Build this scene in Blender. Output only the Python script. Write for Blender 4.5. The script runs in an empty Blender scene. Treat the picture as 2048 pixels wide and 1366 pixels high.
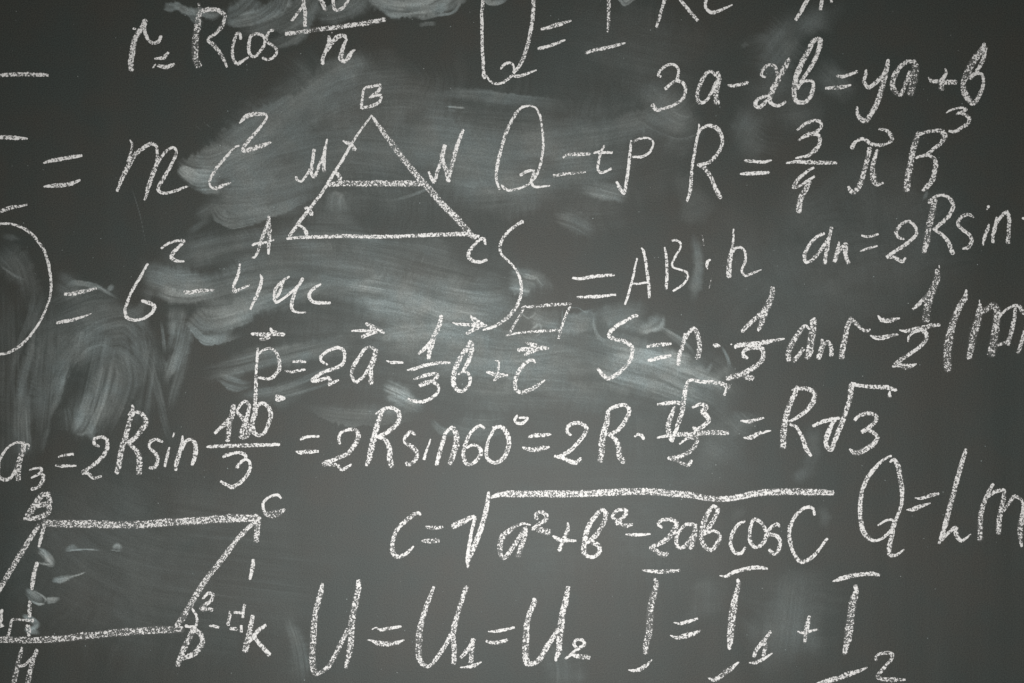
import bpy, math, random
import numpy as np
from mathutils import Vector

# ---------------------------------------------------------------- camera, world, lights
scene = bpy.context.scene
COL = scene.collection
CX, CY, BZ = 1024.0, 683.0, 1.5            # one photo pixel is one millimetre on the board
DIST = 2.048 * 50.0 / 36.0
cam_d = bpy.data.cameras.new('camera'); cam = bpy.data.objects.new('camera', cam_d); COL.objects.link(cam)
cam_d.lens = 50.0; cam_d.sensor_width = 36.0; cam_d.clip_end = 100.0; cam_d.clip_start = 0.01
cam.location = (0, -DIST, BZ); cam.rotation_euler = (math.radians(90), 0, 0)
scene.camera = cam
world = bpy.data.worlds.new('World'); scene.world = world; world.use_nodes = True
wbg = world.node_tree.nodes['Background']
wbg.inputs[0].default_value = (1.0, 0.99, 0.93, 1); wbg.inputs[1].default_value = 0.17
def lamp(name, loc, target, size, size_y, power, color, spread):
    d = bpy.data.lights.new(name, 'AREA'); d.shape = 'RECTANGLE'; d.size = size; d.size_y = size_y
    d.energy = power; d.color = color; d.spread = math.radians(spread)
    o = bpy.data.objects.new(name, d); COL.objects.link(o); o.location = loc
    o.rotation_euler = (Vector(target) - Vector(loc)).to_track_quat('-Z', 'Y').to_euler()
    return o
lamp('window_light', (0.02, -2.3, BZ - 0.52), (0.02, 0, BZ - 0.20), 0.9, 0.7, 19, (0.99, 1.0, 0.985), 100)
scene.view_settings.view_transform = 'Standard'; scene.view_settings.look = 'None'
scene.view_settings.exposure = 0.0; scene.view_settings.gamma = 1.0
scene.render.engine = 'CYCLES'
scene.cycles.transparent_max_bounces = 48
scene.cycles.max_bounces = 4
scene.cycles.use_denoising = False

def W(px, py, h=0.0):
    """photo pixel -> point on the board face, h metres proud of it"""
    return ((px - CX) / 1000.0, -h, (CY - py) / 1000.0 + BZ)

# ---------------------------------------------------------------- materials
class NT:
    def __init__(s, name):
        s.m = bpy.data.materials.new(name); s.m.use_nodes = True
        s.t = s.m.node_tree; s.t.nodes.clear()
    def n(s, typ, **kw):
        nd = s.t.nodes.new(typ)
        for k, v in kw.items():
            if k == 'inp':
                for i, val in v.items():
                    if isinstance(val, bpy.types.NodeSocket): s.t.links.new(val, nd.inputs[i])
                    else: nd.inputs[i].default_value = val
            else: setattr(nd, k, v)
        return nd
    def math(s, op, a, b=None, c=None, clamp=False):
        inp = {0: a}
        if b is not None: inp[1] = b
        if c is not None: inp[2] = c
        return s.n('ShaderNodeMath', operation=op, use_clamp=clamp, inp=inp).outputs[0]
    def noise(s, vec, scale, detail=2.0, rough=0.5):
        return s.n('ShaderNodeTexNoise', inp={'Vector': vec, 'Scale': scale, 'Detail': detail, 'Roughness': rough}).outputs[0]
    def ramp(s, v, a, b, c=0.0, d=1.0, smooth=False):
        nd = s.n('ShaderNodeMapRange', clamp=True, inp={0: v, 1: a, 2: b, 3: c, 4: d})
        if smooth: nd.interpolation_type = 'SMOOTHSTEP'
        return nd.outputs[0]
    def mix(s, f, a, b):
        nd = s.n('ShaderNodeMix', data_type='RGBA')
        for i, v in ((0, f), (6, a), (7, b)):
            if isinstance(v, bpy.types.NodeSocket): s.t.links.new(v, nd.inputs[i])
            else: nd.inputs[i].default_value = v
        return nd.outputs[2]
    def scaled(s, vec, sx, sy, sz):
        return s.n('ShaderNodeVectorMath', operation='MULTIPLY', inp={0: vec, 1: (sx, sy, sz)}).outputs[0]
    def out(s, bsdf):
        s.t.links.new(bsdf, s.n('ShaderNodeOutputMaterial').inputs[0])

def board_material():
    k = NT('slate_board'); pos = k.n('ShaderNodeNewGeometry').outputs['Position']
    hue = k.noise(pos, 4.2, 4.0, 0.6)
    hue2 = k.noise(pos, 13.0, 3.0, 0.6)
    h = k.ramp(k.math('ADD', k.math('MULTIPLY', hue, 0.6), k.math('MULTIPLY', hue2, 0.4)), 0.40, 0.60)
    base = k.mix(h, (0.0318, 0.0316, 0.0252, 1), (0.0248, 0.0320, 0.0278, 1))
    # residue of old wiped chalk: thin, vertical, a little stronger lower on the board
    resid = k.noise(k.scaled(pos, 16.0, 1.0, 1.4), 1.0, 5.0, 0.6)
    blot = k.noise(pos, 2.3, 4.0, 0.6)
    low = k.ramp(k.n('ShaderNodeSeparateXYZ', inp={0: pos}).outputs[2], BZ + 0.7, BZ - 0.5, 0.15, 1.0)
    res = k.math('MULTIPLY', k.math('MULTIPLY', k.ramp(resid, 0.3, 0.75), k.ramp(blot, 0.3, 0.7, 0.5, 1.0)), k.math('MULTIPLY', low, 0.022))
    dust = k.n('ShaderNodeAttribute', attribute_name='dust', attribute_type='GEOMETRY').outputs['Fac']
    fine = k.noise(pos, 440.0, 1.5, 0.6)
    fineg = k.ramp(fine, 0.3, 0.7, 0.48, 1.52)
    grain = k.noise(pos, 210.0, 2.0, 0.5)
    dg = k.math('MULTIPLY', dust, k.math('MULTIPLY', k.ramp(fine, 0.3, 0.7, 0.72, 1.28), k.ramp(grain, 0.3, 0.7, 0.85, 1.15)))
    # loose specks of chalk
    v = k.n('ShaderNodeTexVoronoi', feature='F1', inp={'Vector': pos, 'Scale': 130.0})
    pick = k.n('ShaderNodeSeparateColor', inp={0: v.outputs['Color']})
    dens = k.ramp(k.noise(pos, 5.0, 3.0, 0.6), 0.40, 0.70, 0.02, 0.24)
    sel = k.math('LESS_THAN', pick.outputs[0], dens)
    rad = k.math('MULTIPLY', pick.outputs[1], 0.10)
    speck = k.math('MULTIPLY', sel, k.math('LESS_THAN', v.outputs['Distance'], k.math('ADD', rad, 0.03)))
    speck = k.math('MULTIPLY', speck, k.math('MULTIPLY', k.math('POWER', pick.outputs[2], 2.0), 0.40))
    tot = k.math('ADD', k.math('ADD', dg, res), speck, clamp=True)
    basef = k.n('ShaderNodeVectorMath', operation='SCALE', inp={0: base, 'Scale': fineg}).outputs[0]
    chalkc = k.mix(k.ramp(hue2, 0.4, 0.6), (0.64, 0.75, 0.765, 1), (0.72, 0.765, 0.745, 1))
    col = k.mix(tot, basef, chalkc)
    bump = k.n('ShaderNodeBump', inp={'Strength': 0.35, 'Distance': 0.0006, 'Height': k.math('ADD', fine, k.math('MULTIPLY', grain, 0.7))})
    rough = k.ramp(tot, 0.0, 0.2, 0.56, 0.8)
    b = k.n('ShaderNodeBsdfPrincipled', inp={'Base Color': col, 'Roughness': rough, 'Specular IOR Level': 0.5, 'Normal': bump.outputs[0]})
    k.out(b.outputs[0]); return k.m

def chalk_material():
    k = NT('white_chalk'); pos = k.n('ShaderNodeNewGeometry').outputs['Position']
    ac = k.n('ShaderNodeAttribute', attribute_name='across').outputs['Fac']
    cov = k.n('ShaderNodeAttribute', attribute_name='cover').outputs['Fac']
    n1 = k.noise(pos, 390.0, 1.0, 0.6)
    n2 = k.noise(pos, 200.0, 1.0, 0.5)
    n3 = k.noise(pos, 60.0, 2.0, 0.5)
    g = k.math('ADD', k.math('MULTIPLY', n1, 0.62), k.math('MULTIPLY', n2, 0.38))
    a = k.math('ABSOLUTE', ac)
    edge = k.ramp(a, 0.60, 1.0, 0.0, 0.24, smooth=True)
    c = k.math('ADD', k.math('SUBTRACT', cov, edge), k.math('MULTIPLY', k.math('SUBTRACT', n3, 0.5), 0.20))
    v = k.math('ADD', g, k.math('SUBTRACT', c, 1.0))         # above zero where chalk sticks
    fac = k.ramp(v, -0.012, 0.018, 0.0, 1.0, smooth=True)
    film = k.math('MULTIPLY', k.ramp(a, 0.5, 0.98, 0.09, 0.0), k.ramp(cov, 0.4, 0.56, 0.5, 1.3))
    alpha = k.math('MAXIMUM', fac, film, clamp=True)
    tone = k.ramp(n2, 0.3, 0.7, 0.69, 0.87)
    col = k.n('ShaderNodeCombineColor', inp={0: tone, 1: k.math('MULTIPLY', tone, 0.975), 2: k.math('MULTIPLY', tone, 0.955)}).outputs[0]
    bump = k.n('ShaderNodeBump', inp={'Strength': 0.5, 'Distance': 0.0006, 'Height': g})
    b = k.n('ShaderNodeBsdfPrincipled', inp={'Base Color': col, 'Roughness': 0.95, 'Specular IOR Level': 0.15, 'Alpha': alpha, 'Normal': bump.outputs[0]})
    k.out(b.outputs[0]); return k.m

M_BOARD = board_material(); M_CHALK = chalk_material()

# ---------------------------------------------------------------- smears of chalk dust on the board face
DUST = """# op I streak softL softR fade0 fade1 : x,y,w ...   (op + adds chalk dust, - wipes it away)
+ .037 .5 1 .8 .2 .3 : 400,400,60 470,330,130 560,250,150 650,190,120 750,150,90 820,150,50
+ .044 .5 .25 1 .2 .3 : 430,330,60 500,275,60 570,225,60 640,170,60 700,135,60 760,125,50
+ .052 .5 1 1 .5 .4 : 640,160,40 700,140,60 745,130,50
+ .037 .5 1 1 .3 .3 : 620,240,120 720,200,160 820,190,120 900,210,80
+ .037 .6 .9 1 .2 .4 : 400,370,120 560,340,180 700,310,180 850,320,180 1000,330,170 1120,330,150 1250,320,120
+ .05 .5 1 1 .3 .3 : 760,280,120 880,280,140 1000,310,110 1150,300,80
+ .055 .6 .35 1 .4 .4 : 850,190,16 950,192,24 1060,205,30 1150,215,30
+ .036 .7 .5 1 .3 .3 : 1000,285,60 1120,275,60 1220,260,60 1330,240,50
+ .05 .5 1 1 .4 .4 : 1060,330,90 1160,320,110 1250,310,70
+ .05 .5 1 1 .4 .4 : 900,400,60 1020,390,70 1140,370,60
+ .079 .6 1 .6 .4 .3 : 1160,370,30 1210,380,36 1255,392,30
+ .058 .3 1 1 .5 .5 : 1290,170,40 1340,230,80 1370,270,60
+ .043 .5 1 1 .4 .5 : 1290,240,80 1350,270,90 1400,260,50
+ .043 .3 1 1 .5 .5 : 1345,380,60 1385,410,80 1420,430,50
- .6 .6 1 1 .3 .4 : 960,225,40 1050,232,50 1160,245,50 1280,225,40
- .5 .4 1 1 .5 .5 : 795,225,60 830,235,70 870,235,50
- .5 .5 1 1 .4 .4 : 900,440,60 960,440,70 1040,435,60
- .4 .5 1 1 .4 .4 : 740,330,50 790,345,60 850,350,40
+ .05 .3 1 1 .5 .5 : 1470,340,90 1500,290,110 1530,230,120
+ .06 .4 1 1 .5 .5 : 1500,200,70 1540,120,100 1590,50,110 1620,-10,90
+ .041 .3 1 1 .5 .5 : 1590,70,60 1630,40,70 1650,0,60
+ .053 .4 1 1 .5 .5 : 1640,130,60 1670,160,80 1690,190,60
+ .03 .4 1 1 .5 .5 : 1480,220,80 1600,200,90 1700,180,80
+ .06 .3 .6 1 .4 .5 : 1485,85,16 1495,95,18
+ .178 .8 .3 .7 .1 .5 : 362,335,14 376,350,30 395,362,36 440,362,44
+ .104 .8 .4 1 .1 .6 : 355,322,14 378,338,44 430,340,60 500,310,50 560,280,40
+ .052 .6 1 1 .3 .4 : 390,385,50 480,390,80 580,375,60 660,350,50
+ .118 .8 1 .15 .2 .5 : 426,408,10 440,430,26 462,438,26 513,428,26 581,405,20 640,380,12
+ .044 .7 1 .6 .2 .5 : 430,400,40 500,410,50 580,390,50
+ .24 .6 .5 .3 .2 .3 : 328,12,18 345,14,22 362,10,20
+ .2 .7 .6 .5 .2 .4 : 345,5,16 375,22,18 398,25,22 425,32,18 450,18,12
+ .16 .7 .6 .6 .2 .4 : 375,15,16 390,38,20 405,50,14
+ .13 .9 .5 .7 .2 .2 : 560,-30,50 545,10,44 515,32,36 480,42,26 450,46,14
+ .07 .7 1 1 .2 .2 : 500,-20,60 470,10,50 440,20,30
+ .06 .8 .6 .6 .2 .3 : 630,-30,50 600,15,60 560,40,50 510,60,30 480,60,20
+ .05 .8 .5 1 .2 .3 : 620,10,40 590,60,40 550,80,30 520,75,20
+ .08 .6 1 .2 .2 .3 : 745,-20,40 705,18,40 660,32,34 620,30,22
+ .16 .9 .4 .4 .2 .2 : 740,-30,30 765,8,40 810,16,44 860,10,44 905,-20,40
+ .08 .8 .4 .4 .2 .2 : 745,-20,60 830,-5,60 900,-10,50
+ .26 .9 .6 .3 .3 .3 : 768,20,4 776,30,6 810,30,7 830,26,5 862,24,8
+ .18 1 .8 .3 .2 .3 : 832,34,8 850,35,10 872,30,10 895,28,8 915,20,5
+ .26 1 .5 .5 .2 .4 : 872,29,4 900,27,6 915,15,8 925,-8,12
+ .12 1 .6 .6 .3 .3 : 880,15,20 905,5,26 935,-15,20
+ .12 .8 .5 .5 .3 .3 : 838,52,8 855,47,10 873,47,8
+ .3 .8 .6 .3 .3 .4 : 965,-12,16 980,6,12 1000,4,10 1016,-6,8
+ .3 .8 .6 .3 .3 .4 : 1235,-15,16 1250,6,12 1265,-2,8 1285,-14,6
+ .059 .9 .3 .8 .2 .5 : 672,378,14 664,400,40 668,430,50
+ .037 .9 1 1 .2 .5 : 690,378,40 690,420,60
+ .104 .8 .8 .8 .3 .4 : 784,401,6 815,394,8 850,380,7 872,368,5
+ .3 .6 .8 .8 .3 .2 : 890,213,2 910,214,5 930,216,4
+ .1 .6 1 1 .3 .4 : 895,218,6 915,222,14
+ .05 .9 .8 .5 .3 .4 : 1105,425,24 1150,440,40 1195,465,26
+ .12 .4 1 1 .4 .5 : 1390,465,10 1392,490,26 1398,530,24 1390,570,26 1388,610,12
+ .13 .6 .6 .6 .3 .6 : 1856,380,4 1850,392,8 1843,402,3
+ .051 .8 1 1 .3 .3 : 290,560,60 380,525,80 500,500,90 640,490,90 780,505,100 920,540,100 1020,570,90
+ .119 .5 .9 1 .3 .5 : 280,545,26 310,548,46 350,560,60 400,560,50 450,545,36
+ .165 .8 .6 .8 .2 .6 : 315,580,20 340,592,26 375,595,20 420,588,14 470,575,10
+ .043 .5 1 1 .5 .5 : 300,530,50 360,515,60 430,490,50 470,470,30
+ .06 .7 1 1 .3 .4 : 340,600,50 430,575,60 530,550,60 640,540,50
+ .043 .8 .6 1 .3 .4 : 560,520,30 640,510,50 740,515,50 840,535,60
+ .102 .9 .7 .8 .2 .5 : 385,640,30 440,640,60 500,622,54 570,595,44 640,570,34 720,560,26
+ .23 .8 1 .15 .2 .5 : 380,645,12 395,668,22 415,680,22 450,676,18 490,664,12
+ .068 .8 .8 .8 .3 .5 : 390,620,30 450,618,40 530,600,30
+ .085 .9 .5 .5 .3 .4 : 480,600,8 540,590,12 620,572,12 700,566,8
+ .06 .7 1 1 .3 .3 : 620,560,80 720,570,110 840,600,120 960,640,110 1080,660,100
+ .1 .9 .7 .7 .3 .4 : 660,565,20 740,575,34 820,592,40 900,625,34 980,650,26
+ .09 .9 .8 .8 .3 .4 : 720,600,30 800,610,40 860,625,30
+ .1 .8 1 1 .4 .4 : 820,560,40 900,580,70 980,590,80 1030,580,50
+ .13 .5 .6 .4 .2 .3 : 1010,555,30 1040,560,40 1066,568,44 1070,590,40
+ .2 .8 .5 .3 .3 .4 : 1045,548,10 1064,555,14 1076,548,8
+ .06 .8 1 1 .3 .3 : 700,700,70 800,690,90 900,690,110 1020,700,120 1140,690,100 1220,700,80
+ .08 .9 .8 .8 .3 .3 : 720,690,20 800,665,30 900,660,30 980,680,26
+ .06 .9 .8 .8 .3 .3 : 820,740,40 940,735,50 1060,740,50 1180,745,60
+ .05 .8 1 1 .3 .3 : 900,780,60 1020,790,60 1140,790,60 1260,800,60
+ .15 .8 .8 .8 .3 .5 : 768,775,24 800,790,44 830,805,40 860,812,26
+ .16 .9 .7 .7 .3 .5 : 760,800,8 790,797,16 830,808,16 850,818,10
+ .06 .6 1 .12 .4 .3 : 590,800,8 640,814,24 700,824,36 770,826,40 850,822,36
+ .16 .8 .7 .9 .3 .5 : 862,838,8 868,850,20 885,862,24 915,868,16
+ .06 .6 1 .4 .3 .5 : 900,840,40 940,850,50 990,850,40 1030,840,30
- .7 .3 1 1 .4 .4 : 690,655,50 740,650,60 790,665,36
- .8 .3 .8 .8 .4 .4 : 640,790,50 700,785,60 755,780,40
- .6 .4 1 1 .4 .5 : 560,640,60 620,650,80 690,660,60
- .5 .6 .7 .7 .3 .4 : 660,590,14 720,590,20 780,596,14
- .5 .7 1 1 .4 .4 : 880,780,16 960,795,20 1060,790,24 1160,800,20
- .5 .7 1 1 .4 .4 : 830,530,30 900,545,34 980,540,30
- .6 .4 1 1 .4 .5 : 1040,580,10 1090,590,40 1130,590,40
+ .08 .6 .7 .7 .2 .2 : 1062,630,30 1090,640,44 1122,645,44
+ .1 .9 .8 .8 .2 .3 : 1062,655,16 1090,648,18 1124,655,20
+ .24 .5 .8 .5 .2 .2 : 1040,624,3 1055,636,4 1066,632,4 1073,622,3
+ .24 .6 .8 .5 .2 .3 : 1062,660,6 1078,648,5 1082,656,4 1078,668,4 1066,678,3
+ .123 .4 .4 .4 .2 .2 : 1126,640,40 1158,645,44 1186,645,40
+ .224 .6 .5 .8 .3 .4 : 1125,616,3 1124,640,3 1124,665,2
+ .22 .6 .5 .5 .3 .3 : 1125,615,2 1155,616,2 1170,624,5 1188,618,4
+ .224 .7 .4 .9 .3 .4 : 1187,625,3 1188,650,8 1195,672,10 1210,682,10 1222,676,5
+ .09 .4 1 1 .4 .4 : 1200,640,50 1250,630,60 1300,635,50
+ .146 .7 .5 1 .3 .4 : 1318,628,24 1310,645,30 1270,660,20
+ .202 .8 .3 .9 .3 .5 : 1318,650,4 1345,668,8 1375,690,8 1392,712,5
+ .078 .8 .4 1 .3 .5 : 1320,655,10 1360,680,24 1390,720,20
+ .09 .8 1 1 .3 .4 : 1190,690,40 1260,700,60 1340,720,60 1420,760,50
+ .168 .9 .8 .7 .3 .4 : 1210,705,14 1280,712,26 1340,728,30 1400,752,30 1450,785,20
+ .157 .9 .7 .7 .4 .4 : 1320,720,30 1345,715,36 1380,722,16
+ .112 .9 .6 1 .2 .4 : 1200,715,40 1300,740,70 1390,775,70 1455,800,50
+ .157 .9 .3 1 .3 .4 : 1330,735,6 1390,748,14 1440,770,16 1470,790,14
+ .078 .9 1 1 .3 .4 : 1140,740,50 1240,770,70 1350,800,60 1420,820,40
- .45 .9 .8 .8 .4 .4 : 1140,700,8 1230,702,12 1320,716,10
- .5 .9 .8 .8 .4 .4 : 1200,745,6 1300,752,8 1400,800,8
+ .19 .8 .4 .8 .4 .4 : 1412,748,12 1420,735,10 1426,722,4
+ .146 .8 .5 .5 .3 .5 : 1442,690,4 1455,715,8 1462,740,10
+ .056 .4 1 1 .4 .5 : 1440,730,40 1450,760,40
+ .067 .5 1 1 .4 .4 : 1440,810,30 1480,850,50 1505,860,60
+ .05 .4 1 1 .4 .4 : 1360,890,60 1430,920,90 1470,960,80
+ .038 .3 1 1 .5 .5 : 1590,890,50 1640,890,60
+ .041 .3 1 1 .5 .5 : 1610,930,60 1625,965,50
+ .15 .8 .8 .3 .3 .5 : 430,752,12 460,766,26 485,772,20 510,768,12
+ .08 .9 .8 .8 .3 .4 : 410,745,30 480,730,50 560,710,50 650,690,40 720,680,30
+ .1 .9 .6 .6 .3 .4 : 480,790,14 560,775,24 630,750,16 700,730,10
+ .12 .9 .5 .5 .3 .4 : 540,800,4 600,785,8 680,760,6
+ .05 .8 1 1 .3 .4 : 470,800,30 560,790,50 640,770,30
+ .032 1.3 1 1 .3 .25 : 20,600,60 24,740,80 22,930,70
+ .029 1.3 1 1 .3 .3 : 84,600,70 80,720,80 70,860,70
+ .043 1 .6 .6 .3 .3 : 62,560,10 66,600,14 50,660,16 32,720,14 20,780,10
+ .09 .8 .5 .8 .3 .5 : 0,532,6 30,552,8 55,562,6
+ .06 .4 1 1 .4 .5 : 0,472,16 20,474,22 45,480,10
+ .04 .6 1 1 .4 .5 : 0,480,60 40,530,80 60,600,50
+ .043 1 .5 1 .3 .4 : 62,720,10 70,640,20 92,580,14
+ .037 1.2 .6 .8 .3 .3 : 74,650,20 72,700,36 58,760,40 40,830,30
+ .037 1.3 .8 .8 .4 .1 : 44,760,40 46,830,44 48,905,34
+ .074 1.4 .4 .4 .6 .05 : 54,790,16 53,840,22 54,880,22 55,903,18
+ .037 1.3 .6 .6 .3 .3 : 98,640,24 84,780,40 74,900,30
+ .03 1.3 1 1 .3 .3 : 110,820,60 140,740,90 190,700,110 250,700,110 285,740,90 290,820,70
+ .044 1.2 .7 1 .3 .4 : 118,760,24 150,700,50 195,662,60 245,650,60 280,680,50 292,740,40
+ .087 1.4 .6 .8 .15 .3 : 204,698,16 203,740,44 190,790,60 172,835,60 155,865,30
+ .044 1.4 .8 .8 .2 .4 : 232,705,40 242,760,50 225,820,56 200,870,40
+ .077 1 .4 .8 .3 .4 : 160,715,10 178,698,8 205,690,6 228,698,6
+ .044 1.2 1 1 .3 .4 : 160,800,60 165,840,70 165,875,40
+ .077 1 .4 .8 .3 .4 : 182,850,14 180,870,22 190,884,16
+ .104 .8 .5 .5 .3 .4 : 150,868,4 165,868,8 180,858,6
+ .112 1.2 .4 .8 .3 .4 : 130,740,8 118,780,18 106,815,16 98,845,8
+ .061 1.3 .7 .9 .3 .4 : 142,700,14 122,750,26 102,800,20
+ .061 1 .5 .5 .3 .4 : 100,850,8 88,880,14 84,910,10
+ .034 1.3 1 1 .3 .3 : 292,660,20 300,720,40 290,790,44 282,850,30
+ .077 1 .4 .7 .3 .4 : 298,675,4 299,700,8 294,730,5
+ .044 1.2 .8 .8 .3 .3 : 300,720,16 318,790,24 335,860,18 345,900,8
+ .104 1 .6 .4 .3 .4 : 322,640,6 328,680,10 331,712,7
+ .094 1.4 .7 .7 .2 .4 : 376,640,34 364,690,36 348,740,26 336,775,10
+ .077 1.3 .5 .8 .2 .4 : 352,638,20 343,680,22 334,712,10
+ .044 1.3 .9 .9 .2 .4 : 375,655,26 362,730,30 345,790,22 340,830,10
+ .044 1.3 1 1 .2 .5 : 258,620,40 272,670,50 282,730,30
+ .034 1 1 1 .3 .4 : 240,645,40 280,630,30 305,590,14
+ .077 .8 .5 .5 .3 .4 : 130,575,8 150,565,14 190,572,10 215,585,8 240,600,4
+ .129 .8 .5 .8 .3 .4 : 135,600,3 160,585,5 195,574,5 215,585,5 235,598,3
+ .112 .6 .7 .7 .4 .4 : 215,582,8 222,575,14 228,568,8
+ .034 .8 1 1 .4 .4 : 110,560,40 130,570,60 150,600,50
+ .026 .8 1 1 .4 .4 : 90,660,60 180,620,90 300,610,70
+ .061 .8 1 1 .3 .4 : 350,610,40 345,640,40 350,670,30
+ .077 .8 .5 .5 .3 .4 : 130,575,8 150,565,14 190,572,10 215,585,8 240,600,4
+ .129 .8 .5 .8 .3 .4 : 135,600,3 160,585,5 195,574,5 215,585,5 235,598,3
+ .121 .5 .7 .7 .4 .4 : 215,582,8 222,575,14 228,568,8
+ .044 .6 1 1 .4 .4 : 110,560,30 130,570,40 150,590,30
+ .026 .6 1 1 .4 .4 : 90,660,60 180,620,80 280,610,60
+ .281 1.4 .5 .5 .2 .3 : 76,1095,3 90,1104,5 96,1118,12 110,1130,5
+ .15 1.4 .6 .6 .2 .3 : 78,1098,14 92,1112,20 108,1130,16
+ .51 .6 .5 .5 .2 .3 : 73,1124,3 88,1128,5 110,1130,4
+ .15 1.4 .5 .8 .3 .3 : 130,1102,4 145,1096,14 158,1098,8
+ .68 .8 .5 .5 .2 .3 : 132,1102,2 165,1099,3 200,1100,2
+ .122 1.4 .6 .5 .3 .3 : 225,1098,6 235,1092,16 244,1100,10
+ .595 .8 .5 .5 .2 .3 : 221,1100,2 243,1103,2
+ .187 1.4 .5 .5 .2 .4 : 107,1158,6 120,1158,16 138,1154,14 150,1148,4
+ .68 .8 .5 .5 .2 .3 : 138,1155,2 155,1150,3 172,1144,2
+ .14 1.4 .5 .5 .3 .3 : 50,1176,6 66,1188,20 86,1200,22
+ .595 .8 .5 .5 .2 .3 : 62,1180,2 80,1188,3 91,1198,4 88,1206,3
+ .51 .9 .5 .5 .2 .3 : 62,1202,3 76,1208,5 90,1208,4
+ .131 1.4 .5 .5 .2 .4 : 92,1200,12 106,1199,12 121,1196,4
+ .224 1.4 .5 .5 .2 .4 : 44,1230,6 64,1238,12 78,1250,14
+ .224 1.4 .5 .5 .2 .4 : 55,1262,8 70,1254,14 80,1245,6
+ .187 1.4 .6 .6 .2 .4 : 50,1256,8 58,1268,8 60,1275,6
+ .04 .8 1 1 .3 .2 : 570,1230,30 590,1300,40 600,1380,40
+ .035 .5 1 1 .4 .3 : 1110,1260,60 1130,1330,60 1130,1380,60
+ .03 .5 1 1 .4 .3 : 1600,1130,60 1590,1230,80 1580,1330,80
+ .03 .5 1 1 .4 .4 : 1400,1150,60 1400,1250,80
+ .038 .4 1 1 .4 .5 : 1460,1040,16 1475,1025,30 1490,1010,20
+ .038 .4 1 1 .4 .5 : 1640,1010,20 1650,1040,26 1640,1060,20
+ .13 .6 1 1 .4 .5 : 840,530,1 846,518,2 852,503,1
+ .052 .4 1 1 .4 .5 : 390,250,2 404,262,2
+ .118 .4 1 1 .4 .5 : 406,243,1 424,257,2
+ .074 .4 1 1 .4 .5 : 412,222,1 422,232,1
+ .1 .4 1 1 .4 .5 : 262,370,2 280,430,2 294,500,1
+ .037 .6 1 1 .4 .5 : 385,440,24 420,420,30 440,400,20
+ .052 .5 1 1 .4 .5 : 370,470,14 400,450,20 430,430,16
+ .026 .2 1 1 .4 .4 : 1480,380,260 1580,540,340 1640,700,260
+ .02 .4 1 1 .4 .4 : 60,940,200 160,1100,300 400,1250,300
+ .02 .4 1 1 .4 .4 : 1080,80,200 1250,120,260 1450,160,200
+ .056 1 1 1 .3 .3 : 1150,680,90 1260,710,120 1380,760,120 1460,820,80
+ .04 1 1 1 .3 .3 : 700,600,120 850,640,160 1000,690,160 1150,720,140
+ .025 1 1 1 .3 .3 : 480,560,120 640,560,140 800,580,140
+ .03 .3 1 1 .3 .3 : 880,1000,300 1150,1000,400 1500,1000,350
+ .018 .6 1 1 .3 .3 : 60,1000,250 300,1100,400 700,1150,400
+ .193 1.4 .5 .8 .2 .3 : 80,1096,8 94,1110,18 108,1128,14
+ .193 1.4 .4 .6 .2 .3 : 86,1122,8 98,1130,8 110,1132,4
+ .165 1.4 .6 .5 .3 .4 : 131,1098,8 146,1094,14 160,1100,6
+ .121 1.4 .6 .5 .3 .4 : 224,1096,10 235,1090,16 245,1098,10
+ .198 1.4 .5 .5 .2 .4 : 105,1158,10 120,1160,18 140,1153,10
+ .165 1.4 .5 .5 .3 .3 : 50,1176,8 66,1190,24 90,1202,22
+ .165 1.4 .5 .5 .2 .4 : 92,1202,12 108,1200,14 122,1195,4
+ .198 1.4 .5 .5 .2 .4 : 46,1232,8 64,1242,16 80,1250,18
+ .165 1.4 .5 .5 .2 .5 : 54,1258,16 66,1262,16 80,1266,6
+ .03 .5 1 1 .3 .3 : 420,330,180 640,270,260 900,300,280 1200,320,260 1420,260,160
+ .035 .8 1 1 .3 .3 : 380,560,120 620,560,200 850,620,240 1100,690,240 1350,750,200 1480,800,120
+ .03 .8 1 1 .3 .3 : 560,720,120 760,720,180 1000,760,180 1250,780,160
+ .025 .2 1 1 .4 .4 : 1720,300,260 1760,460,300 1780,640,260
+ .06 1.4 1 1 .1 .3 : 215,690,80 200,760,100 180,850,80
+ .1 1 .5 .3 .1 .6 : 385,625,30 410,646,50 450,643,50 510,620,44 570,595,34
+ .07 .5 1 1 .2 .5 : 290,555,40 340,570,70 400,580,60 460,570,40
+ .035 .3 1 1 .4 .4 : 1560,1120,120 1560,1220,160 1550,1340,160
"""

def spline(P, step):
    """Catmull-Rom through rows of P, resampled every `step` photo pixels"""
    P = np.asarray(P, float)
    if len(P) == 2: Q = np.vstack([2*P[0]-P[1], P, 2*P[1]-P[0]])
    else: Q = np.vstack([2*P[0]-P[1], P, 2*P[-1]-P[-2]])
    out = []
    for i in range(1, len(Q) - 2):
        p0, p1, p2, p3 = Q[i-1], Q[i], Q[i+1], Q[i+2]
        n = max(2, int(np.hypot(*(p2 - p1)[:2]) / step) + 1)
        t = np.linspace(0, 1, n, endpoint=False)[:, None]
        a = 0.42
        m1, m2 = (p2 - p0) * a, (p3 - p1) * a
        c = (2*t**3-3*t**2+1)*p1 + (t**3-2*t**2+t)*m1 + (-2*t**3+3*t**2)*p2 + (t**3-t**2)*m2
        if P.shape[1] > 2: c[:, 2:] = (p1 + (p2 - p1) * t)[:, 2:]
        out.append(c)
    out.append(Q[-2][None])
    return np.vstack(out)

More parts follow.
